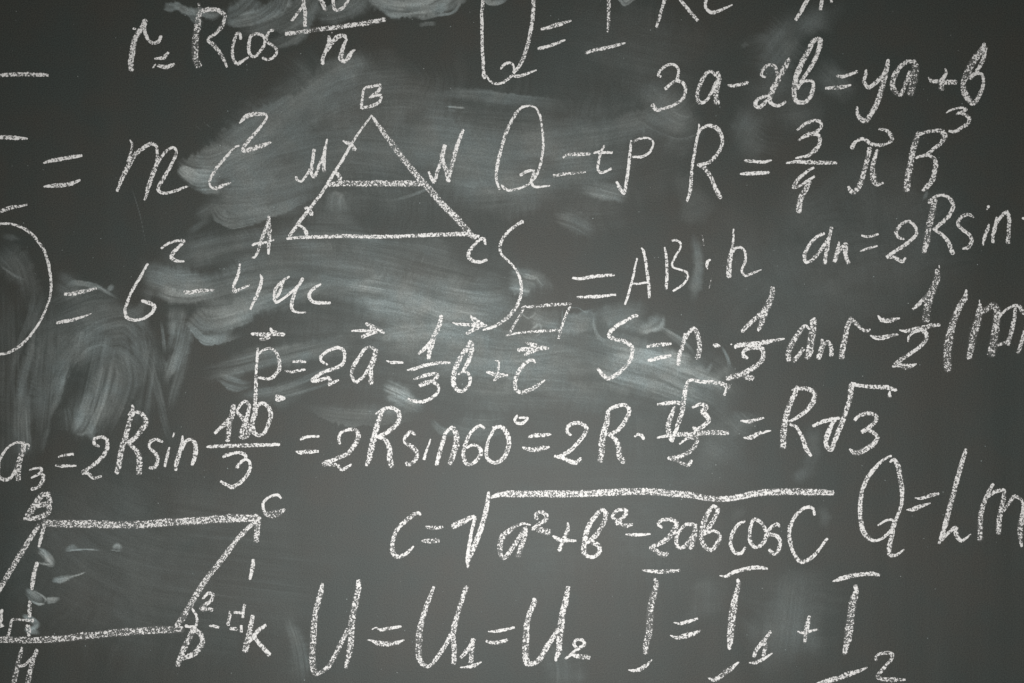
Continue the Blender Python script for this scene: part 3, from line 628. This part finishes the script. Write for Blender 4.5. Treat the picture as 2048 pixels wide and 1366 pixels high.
digit;digit 2;44: 388,930,18 398,870,26 450,820,34 540,800,50 595,840,54 590,910,48 530,980,38 430,1055,46 310,1130,46 240,1190,50|54: 210,1212,20 290,1200,44 360,1215,74 420,1205,50 482,1182,10
bracket;opening round bracket;94: 1050,340,16 1040,420,60 970,540,76 910,690,90 865,840,92 840,990,98 835,1130,98 840,1260,84
letter;small letter m;88: 1205,510,40 1200,590,84 1180,700,90 1130,850,90 1110,980,88 1080,1120,70|90: 1210,580,80 1290,560,70 1350,510,64 1400,580,84 1395,700,92 1375,850,96 1350,990,100 1330,1085,96|16: 1200,455,8 1200,490,12 1215,515,30
letter;small letter n;40: 1400,970,34 1480,945,34 1530,920,50 1570,790,50 1600,640,46 1610,540,24|34: 1525,970,34 1535,900,50|30: 1420,650,26 1500,570,26 1580,525,26 1650,525,34 1695,590,60 1750,620,60 1740,760,60 1690,900,44 1640,1060,44
F formula|chalk formula|longest chalk formula, from a3 at left to R root 3
T 0 790 5.12
letter;small letter a;30: 225,490,28 170,485,20 90,530,22 20,620,28 -15,720,30 -10,830,34 50,870,34 110,845,34 160,770,34|60: 250,490,44 235,560,50 205,660,58 180,760,70 190,870,50|14: 265,495 300,510 290,550
digit;digit 3, lowered;28: 300,768,8 360,750,22 420,748,28 425,785,28 380,820,24 320,848,12|36: 400,810,26 445,825,36 430,890,40 390,945,34 320,965,30
equals_sign;;24: 600,635,16 670,615,26 755,605,26|26: 570,720,16 650,728,30 780,722,14
digit;digit 2;36: 1020,525,20 965,500,34 970,450,30 1040,430,28 1095,460,34 1100,530,38 1060,620,40 990,690,36 910,750,40 850,795,44 900,800,34 960,850,34 1040,830,16
letter;capital letter R;56: 1360,105,24 1355,180,44 1320,300,52 1290,420,60 1250,540,60 1230,660,66 1195,800,50|48: 1315,205,14 1350,175,30 1430,180,36 1490,240,56 1490,300,60 1440,370,50 1370,450,48 1310,480,30|50: 1310,490,34 1380,550,44 1425,620,60 1425,720,62 1425,810,60
letter;small letter s;32: 1665,480,24 1600,455,32 1540,480,34 1535,540,28 1600,610,34 1615,680,36 1580,740,34 1528,745,26
letter;small letter i;26: 1732,535,14 1715,610,28 1688,735,26|16: 1785,385,16 1770,435,10
letter;small letter n;40: 1868,415,12 1865,500,38 1830,620,44 1805,700,48 1800,770,28|38: 1860,560,30 1900,480,30 1955,455,32 2000,510,44 2000,610,50 1970,720,34
T 370 770 5.8514
digit;digit 1;60: 570,235,50 550,350,70 520,480,56 498,660,54|44: 520,400,60 450,470,50 350,565,30
digit;digit 8;44: 610,300,24 650,230,34 710,190,36 750,240,44 740,330,50 700,450,60 660,560,60|60: 610,310,28 640,350,40 700,420,60 740,500,64 730,570,70 680,610,70 640,600,40
digit;digit 0;54: 810,330,50 790,450,60 800,540,60 860,590,36 930,560,38 980,450,48 1005,340,54 970,250,50 900,210,40 840,260,50 820,350,50
degree_sign;;30: 1080,120,44 1075,170,44 1110,175,34 1165,155,26 1100,130,34
fraction_bar;;36: 250,722,10 300,722,36 450,715,40 650,708,46 850,703,46 1105,695,32
digit;digit 3;40: 445,840,30 520,812,36 620,790,30 700,815,40 710,860,34 640,920,36 605,965,36|36: 710,865,26 755,895,34 765,980,38 710,1080,40 620,1160,44 550,1195,50 490,1170,40 418,1128,24
equals_sign;;36: 1350,635,30 1400,612,36 1480,600,30 1568,600,26|40: 1300,775,10 1350,790,46 1450,780,50 1562,775,30
T 630 790 4.6545
digit;digit 2;36: 235,455,16 220,420,30 235,360,26 300,325,26 380,325,38 405,380,44 370,460,44 300,550,40 200,590,36 80,640,44 140,645,34 210,655,28 255,695,30 340,645,20
letter;capital letter R;48: 630,140,30 600,220,46 560,350,54 530,470,56 505,590,54 475,655,20|36: 565,175,10 640,130,34 720,120,36 780,165,40 775,250,42 720,310,46 650,360,40 570,390,20|42: 590,390,30 660,420,38 695,500,46 695,590,54 715,670,50
letter;small letter s;30: 935,370,22 890,345,34 840,390,30 840,440,30 910,490,46 955,550,34 920,620,38 870,650,34 845,625,22
letter;small letter i;20: 1075,410,8 1055,480,16 1030,540,20 1015,600,26
letter;small letter n;42: 1280,295,24 1220,350,34 1190,430,36 1160,540,40 1130,650,30|50: 1285,300,44 1315,370,54 1310,480,56 1275,590,60 1250,645,30
digit;digit 6;36: 1578,310,20 1530,285,26 1450,350,28 1400,450,34 1380,560,36 1410,640,34 1480,630,34 1545,550,38 1530,490,32 1470,465,24 1410,490,20
digit;digit 0;40: 1680,300,30 1620,410,28 1595,520,34 1610,600,34 1680,630,32 1760,580,44 1805,460,46 1790,370,46 1740,300,40 1650,305,22
degree_sign;;22: 1885,190,22 1860,230,24 1885,265,24 1940,260,24 1975,215,24 1900,212,16
T 1040 740 4.6545
equals_sign;;36: 80,628,20 140,610,38 220,605,38 290,598,12|42: 20,720,6 60,735,36 140,740,50 220,728,40 272,715,16
digit;digit 2;36: 475,608,18 438,575,30 450,520,34 530,490,36 600,515,36 620,560,36 570,640,36 480,740,38 380,800,44 320,803,18 400,820,34 510,865,42 570,820,22
letter;capital letter R;54: 820,390,44 810,480,52 780,580,56 760,680,60 760,780,56 745,850,50|36: 810,395,26 850,355,32 960,325,32 1015,360,36 1000,430,38 940,530,38 860,590,34 790,595,24|44: 830,600,28 890,650,40 920,730,50 925,800,56 965,860,50
dot;;28: 1065,620,14 1100,598,24 1135,610,36 1150,645,22
square_root_sign;;32: 1280,322,20 1360,310,34 1440,300,44 1510,315,36|44: 1440,340,28 1410,420,44 1380,510,50 1385,590,48 1415,660,30 1435,600,30 1470,510,38 1510,390,44 1525,270,46 1545,160,40 1580,95,26 1700,110,34 1850,120,40 1950,160,40|20: 1920,170 1900,235
digit;digit 3;34: 1605,348,20 1680,318,34 1735,345,42 1700,390,56 1740,430,46 1755,470,42 1710,520,40 1640,555,40 1615,530,24
fraction_bar;;44: 1275,630,14 1380,612,28 1480,600,44 1620,590,50 1780,582,50 1940,585,44
digit;digit 2;34: 1480,690,14 1560,635,28 1640,635,40 1640,690,44 1580,760,44 1480,805,34 1380,820,20 1450,840,28 1560,885,36 1598,840,26
T 1440 740 5.12
equals_sign;;32: 210,520,12 300,530,38 380,505,30 450,488,14|34: 240,692,8 310,690,50 400,650,40 520,618,10
letter;capital letter R;62: 790,165,30 765,250,54 705,380,60 670,510,60 650,640,70 645,795,62|40: 735,205,10 800,190,34 900,195,44 965,240,46 950,330,54 890,410,44 800,480,38 710,530,24|38: 715,555,22 790,590,34 840,690,40 880,800,46 935,880,24
square_root_sign;;40: 950,575,24 1010,545,34 1100,515,36 1180,495,36 1225,490,28|50: 1175,510,36 1130,590,48 1090,690,54 1090,780,50 1140,815,44 1170,730,46 1230,590,54 1280,450,50 1330,290,48 1350,150,58 1400,155,34 1550,170,42 1700,178,44 1805,205,30|44: 1738,215,10 1735,275,50
digit;digit 3;44: 1380,515,30 1420,470,36 1520,445,38 1595,470,44 1590,530,42 1520,590,44 1450,635,36|48: 1500,605,34 1570,640,40 1610,690,40 1570,760,50 1480,820,58 1380,850,60 1325,808,12
F formula|chalk formula|chalk formula Q = L m cut off by the right edge, lower right
T 1648 870 5.06
letter;capital letter Q;44: 680,210,20 600,250,26 520,330,38 440,430,42 385,570,42 365,720,46 370,860,46 400,980,58 460,1050,44 530,1070,22 610,1030,30 680,960,34 715,900,40 690,860,24 620,870,22 545,915,12|48: 665,275,12 710,250,34 750,320,54 775,450,54 790,600,44 785,700,34 740,830,34 700,920,44 685,1030,46 660,1130,48 665,1210,44 730,1215,28 808,1160,12
equals_sign;;36: 920,635,6 980,640,30 1080,612,36 1160,590,30|40: 835,755,6 890,755,40 970,725,46 1075,688,8
letter;capital letter L;50: 1435,145,34 1390,300,50 1340,480,50 1290,660,56 1240,860,50 1200,1000,56 1165,1100,24|40: 1190,1060,34 1270,980,30 1330,940,46 1335,1010,46 1390,1070,34 1485,1005,10
letter;small letter m;52: 1710,495,30 1660,590,44 1605,720,46 1580,880,56 1580,1065,56|42: 1660,620,30 1730,575,38 1820,560,34 1820,620,44 1790,760,50 1765,900,54 1765,995,56|44: 1820,770,24 1870,690,34 1930,620,38 2000,660,26 2015,740,30 1995,880,60 1985,1000,60 2000,1130,22
F parallelogram_diagram|chalk drawing|thick chalk parallelogram with corners B, C and D at bottom left, smudged dashes inside
T 0 970 3.45
parallelogram_side;top side, a broad worn line;54: 300,262,50 450,268,56 600,268,58 800,275,56 1000,270,56 1200,255,56 1380,245,54 1500,235,56 1650,228,58 1780,228,52
parallelogram_side;bottom side, a broad worn line;50: -80,1065,46 200,1070,46 400,1062,48 600,1040,50 850,1015,54 1100,1000,54 1262,995,54
parallelogram_side;left side;38: 270,275,28 190,400,38 110,530,40 20,680,38 -50,800,38
letter;capital letter B;40: 345,60,24 290,70,40 240,140,46 190,215,50|38: 330,65,36 345,120,34 300,135,40 240,150,24|34: 300,135,24 340,150,34 325,195,36 240,230,34 165,232,16
dash;;22: 310,265,26 290,340,26 270,425,18
dash;;30: 255,535,22 240,600,34 222,690,28 222,720,16
dash;;28: 208,800,20 203,860,30 205,910,22
dash;;26: 190,970,40 200,1010,30 200,1040,20
right_angle_mark;;22: 55,1045,20 70,990,20 85,930,18 140,930,16 230,935,22
letter;part of a letter at the board edge;26: 15,860,20 5,920,30 0,970,28 25,965,20
letter;capital letter H;34: 155,1120,18 130,1210,34 105,1330,40 85,1420,40|36: 255,1135,22 225,1220,38 195,1350,40 180,1420,40|20: 130,1250,22 170,1240,22 235,1180,18
T 300 970 3.45
parallelogram_side;right side;38: 760,225,24 650,320,30 560,430,36 460,560,38 360,690,38 270,840,44 215,930,46 185,975,40
letter;capital letter C;28: 905,92,12 880,68,20 820,85,18 780,130,20 790,185,20 800,200,30 815,205,34|52: 800,200,30 840,205,54 890,192,48 930,168,14
dash;;32: 750,220,36 740,300,40 732,390,38
dash;;26: 715,515,26 708,580,34 690,650,18
letter;capital letter D;40: 305,985,36 270,1060,44 230,1140,44 190,1245,36|32: 300,995,40 350,1030,34 360,1090,34 310,1160,40 250,1190,34 205,1200,30|18: 290,852,16 320,900,18 325,945,16 310,985,20|18: 245,972,18 310,980,22
digit;digit 2, raised;22: 365,785,14 400,748,20 435,755,22 420,800,26 360,840,30 355,860,24 400,855,26 432,862,24
minus_sign;;20: 410,970,10 440,975,24 475,980,18
stray_mark;;20: 552,870,12 550,910,22 540,965,26
stray_mark;;18: 555,990,22 600,995,24
stray_mark;;18: 580,878,14 645,885,20
stray_mark;;22: 655,825,20 645,870,24 642,915,18
stray_mark;;18: 632,970 630,1015
letter;capital letter K;34: 708,900,24 695,980,38 675,1070,42 655,1145,40|28: 800,965,18 750,1000,28 715,1045,30 680,1080,24|30: 715,1045,24 770,1110,30 825,1170,34
F formula|chalk formula|chalk formula c = square root of a long expression ending cos C
T 760 960 3.9385
letter;small letter c;30: 320,272,22 290,260,28 200,320,32 130,400,32 98,500,32 105,580,36 145,605,32 210,575,30 265,522,12
equals_sign;;32: 360,370,20 420,375,36 492,372,28|34: 330,480,12 370,480,34 410,480,44 465,475,34
square_root_sign;;40: 572,365,50 640,335,50 740,292,26 725,390,22 705,500,26 690,620,32 692,690,14|40: 685,650,30 740,530,42 790,400,40 830,260,36 850,160,36 855,95,18|54: 875,135,24 940,115,40 1050,110,56 1250,110,56 1450,110,58 1650,105,58 1850,95,58 2048,90,58 2200,95,60 2350,112,54 2450,120,50 2600,145,50 2740,148,44 2870,125,50 3000,100,54 3200,92,56 3400,95,54 3570,100,40
letter;small letter a;32: 1185,355,10 1130,345,22 1060,370,30 970,440,50 945,520,44 950,590,36 985,610,36 1040,540,36 1100,450,34 1140,380,32|40: 1150,370,26 1145,440,36 1110,530,40 1085,605,40
digit;digit 2, raised;30: 1235,310,30 1225,270,30 1270,250,30 1310,280,34 1300,320,36 1250,350,30 1200,390,26|60: 1240,385,50 1280,400,56 1335,410,50
plus_sign;;34: 1360,440,8 1400,465,36 1460,475,34 1545,478,14|34: 1480,335,12 1480,390,28 1450,460,34 1410,555,32
letter;small letter b;34: 1780,260,34 1750,235,30 1700,280,38 1640,370,40 1615,470,44 1605,560,44 1640,600,30 1690,605,24 1730,560,38 1715,510,38 1670,490,30|34: 1780,255,34 1765,330,36 1720,410,34 1650,480,36 1620,490,30
digit;digit 2, raised;28: 1870,315,14 1830,290,26 1860,245,26 1920,230,28 1940,260,30 1900,310,32 1860,340,28 1890,345,28 1940,360,34 1990,348,18
minus_sign;;24: 1935,428,6 1990,432,26 2060,430,24 2130,422,12
T 1200 960 3.9385
digit;digit 2;34: 490,375,18 458,345,26 490,315,28 560,310,34 605,345,40 560,430,42 490,490,36 400,530,26 430,550,36 500,590,40 535,575,22
letter;small letter a;30: 740,350,24 680,350,26 620,410,34 600,480,34 620,530,30 670,520,32 720,450,34|42: 755,350,36 745,420,44 730,480,46 715,540,36
letter;small letter b;38: 925,225,30 890,205,24 840,280,40 810,360,44 800,460,44 830,530,36 880,550,30 935,480,36 940,430,28 890,400,22 830,420,24|36: 935,225,34 905,300,38 850,380,34 815,430,26
letter;small letter c;24: 1138,320,18 1080,360,26 1040,430,28 1030,510,28 1060,570,26 1110,575,28 1145,530,14
letter;small letter o;28: 1200,320,22 1180,400,28 1180,480,28 1220,530,26 1280,500,32 1310,430,34 1280,350,28 1230,310,28 1200,320
letter;small letter s;28: 1410,370,14 1400,345,24 1350,370,26 1320,420,28 1390,440,28 1420,490,30 1400,560,34 1375,580,28 1330,550,24
letter;capital letter C;28: 1690,275,16 1675,225,24 1620,215,24 1540,280,28 1495,380,30 1495,480,30 1540,600,30 1590,645,32 1680,600,28 1790,460,16
F formula|chalk formula|bold chalk formula U = U1 = U2 along the bottom
T 590 1130 5.12
letter;capital letter U;60: 282,190,34 265,280,56 225,420,56 200,560,62 190,700,66 180,850,68 180,1000,66 205,1105,60 260,1100,40 340,1040,48 420,910,46 500,740,48 545,660,40|66: 655,155,50 640,300,66 605,450,66 580,600,72 575,740,66 560,880,60 520,1050,34
equals_sign;;34: 790,660,8 830,640,8 880,665,30 960,650,34 1085,630,22|46: 740,765,6 790,775,18 850,800,50 950,808,56 1050,795,40 1118,765,8
letter;capital letter U;54: 1420,220,22 1395,300,40 1345,420,52 1305,550,50 1275,680,66 1265,820,74 1270,940,66 1310,1020,48 1370,1035,34 1440,970,40 1530,840,44 1600,700,44|52: 1755,220,44 1720,330,50 1670,490,50 1630,630,60 1620,760,54 1630,880,54 1625,1010,54
digit;digit 1, lowered;44: 1700,948,28 1740,900,44 1790,840,50 1830,760,46|48: 1820,780,40 1810,880,50 1800,1000,46|34: 1690,1050,6 1750,1045,24 1830,1030,44 1910,992,8
T 940 1130 5.12
equals_sign;;32: 185,680,6 250,680,26 340,665,36 455,640,16|36: 165,780,20 230,795,40 310,788,44 385,765,26
letter;capital letter U;60: 655,340,30 660,380,56 620,470,54 585,600,60 575,730,70 570,870,74 580,1000,72 640,1010,44 710,970,54 780,850,54 860,730,48 895,660,40|62: 1005,220,42 985,340,62 950,480,60 930,620,70 915,760,72 910,870,66 875,980,22
digit;digit 2, lowered;32: 1100,860,34 1065,810,28 1090,765,28 1150,770,30 1175,815,34 1120,850,36 1060,895,36 975,960,20|46: 1050,920,34 1120,935,54 1225,945,46
F formula|chalk formula|bold chalk formula I = I1 + I2 at the bottom right
T 1240 1120 5.12
letter;capital letter I;40: 225,102,10 290,112,30 400,118,46 500,115,44 615,105,26|66: 352,185,26 375,240,50 345,350,70 315,480,78 305,620,78 295,750,78 265,870,66 265,955,60|42: 85,1125,6 140,1132,28 210,1115,46 270,1075,40 325,1020,8
equals_sign;;34: 550,640,6 620,650,30 700,628,36 795,598,20|46: 515,770,6 580,795,34 680,775,54 760,750,44 825,722,10
letter;capital letter I;38: 1020,158,6 1090,165,34 1160,125,34 1280,90,44 1400,75,44 1510,88,20|66: 1200,195,24 1215,250,44 1180,380,60 1155,520,76 1140,660,78 1130,790,76 1120,910,34|44: 900,1208,6 970,1225,44 1060,1165,54 1140,1105,50 1218,1040,10
digit;digit 1, lowered;42: 1370,990,30 1400,910,44 1470,830,44 1545,730,26|38: 1480,840,34 1485,900,40 1470,980,34|28: 1320,1050,6 1390,1050,36 1470,1010,32 1560,950,10
plus_sign;;38: 1820,728,14 1860,745,28 1910,740,36 1960,725,24 2025,712,16|48: 1940,575,30 1920,650,50 1905,740,50 1890,850,20
T 1560 1120 5.12
letter;capital letter I;44: 540,220,8 600,200,40 700,170,50 800,150,44 920,140,46 1020,150,34|64: 770,262,40 780,320,58 740,440,72 725,580,82 705,720,84 685,850,74 660,960,50|54: 380,1275,46 480,1240,50 580,1215,54 700,1170,50 800,1140,36 892,1100,10
digit;digit 2, lowered;38: 985,1030,26 985,990,30 1020,960,26 1100,950,40 1150,970,40 1130,1030,32 1060,1110,36 1000,1180,40 1010,1210,38 1080,1225,50 1160,1225,50 1285,1225,16
"""

NA = 7                                            # points across a stroke
counter = [0]
def ribbon(P, cov_p, verts, faces, acr, cov, rng):
    C = spline(P, 2.2)
    # hand tremor and slow change of pressure
    n = len(C)
    wob = np.interp(np.arange(n), np.arange(0, n + 8, 4), rng.normal(0, 1, len(np.arange(0, n + 8, 4))))
    T = np.gradient(C[:, :2], axis=0); T /= np.linalg.norm(T, axis=1)[:, None] + 1e-9
    N = np.stack([T[:, 1], -T[:, 0]], 1)
    w = C[:, 2] * (1 + 0.06 * wob)
    c = C[:, :2] + N * (wob * 0.25)[:, None]
    half = w * 0.57 + 0.55
    # round caps: extend a little past both ends
    e0, e1 = half[0] * 0.45, half[-1] * 0.45
    c = np.vstack([c[0] - T[0]*e0, c, c[-1] + T[-1]*e1]); N = np.vstack([N[0], N, N[-1]])
    half = np.concatenate([[half[0]*0.55], half, [half[-1]*0.55]]); w = np.concatenate([[w[0]], w, [w[-1]]])
    base = len(verts); counter[0] += 1
    h0 = 0.00012 + (counter[0] % 24) * 0.000022
    tot = len(c)
    press = np.interp(np.arange(tot), np.arange(0, tot + 24, 12), rng.normal(0, .015, len(np.arange(0, tot + 24, 12))))
    for q in range(tot):
        cv = (0.600 - 0.0085 * min(max(w[q], 3.0), 16.0)) * 1.0 + press[q] + cov_p
        if q == 0 or q == tot - 1: cv -= 0.10
        for j in range(NA):
            t = -1 + 2 * j / (NA - 1)
            x, y = c[q] + N[q] * half[q] * t
            h = h0 + 0.00035 * (1 - t*t) + 0.00002 * q / tot
            verts.append(W(x, y, h)); acr.append(t if 0 < q < tot - 1 else (1 if t >= 0 else -1) * max(abs(t), .85)); cov.append(cv)
    for q in range(tot - 1):
        for j in range(NA - 1):
            a = base + q * NA + j
            faces.append((a, a + 1, a + NA + 1, a + NA))

roots = {}
things = {}
def finish(root, name, label, verts, faces, acr, cov):
    V = np.array(verts); V -= np.array(root.location)
    me = bpy.data.meshes.new(name)
    me.from_pydata([tuple(v) for v in V], [], faces)
    a = me.attributes.new('across', 'FLOAT', 'POINT'); a.data.foreach_set('value', np.array(acr, np.float32))
    a = me.attributes.new('cover', 'FLOAT', 'POINT'); a.data.foreach_set('value', np.array(cov, np.float32))
    me.materials.append(M_CHALK)
    for p in me.polygons: p.use_smooth = True
    o = bpy.data.objects.new(name, me); COL.objects.link(o); o.parent = root
    if label: o['label'] = label

root = None; frame = (0, 0, 1)
rng = np.random.default_rng(3)
for line in WRITING.strip().splitlines():
    if line.startswith('F '):
        name, cat, label = line[2:].split('|')
        root = bpy.data.objects.new(name, None); COL.objects.link(root)
        root['label'] = label; root['category'] = cat; root.empty_display_size = 0.05
        if name == 'formula': root['group'] = 'formulas chalked on the blackboard'
        elif cat == 'chalk drawing': root['group'] = 'geometry drawings on the blackboard'
        roots[name] = root; root['_fresh'] = 1
    elif line.startswith('X '):
        root = roots[line[2:].strip()]
    elif line.startswith('T '):
        frame = tuple(float(v) for v in line[2:].split())
    else:
        name, label, strokes = line.split(';')
        verts, faces, acr, cov = [], [], [], []
        x0, y0, sc = frame; own = rng.normal(0, .012)
        for st in strokes.split('|'):
            hd, pts = st.split(':')
            hd = hd.strip(); press = 0.0
            if 'p' in hd: hd, pr = hd.split('p'); press = (float(pr) - 1) * 0.28
            w0 = float(hd); P = []
            for p in pts.split():
                q = [float(v) for v in p.split(',')]
                P.append((x0 + q[0] / sc, y0 + q[1] / sc, (q[2] if len(q) > 2 else w0) / sc))
            ribbon(P, press + own, verts, faces, acr, cov, rng)
        if root.get('_fresh'):
            c = np.mean(verts, axis=0); root.location = (c[0], 0.0, c[2]); del root['_fresh']
        finish(root, name, label, verts, faces, acr, cov)
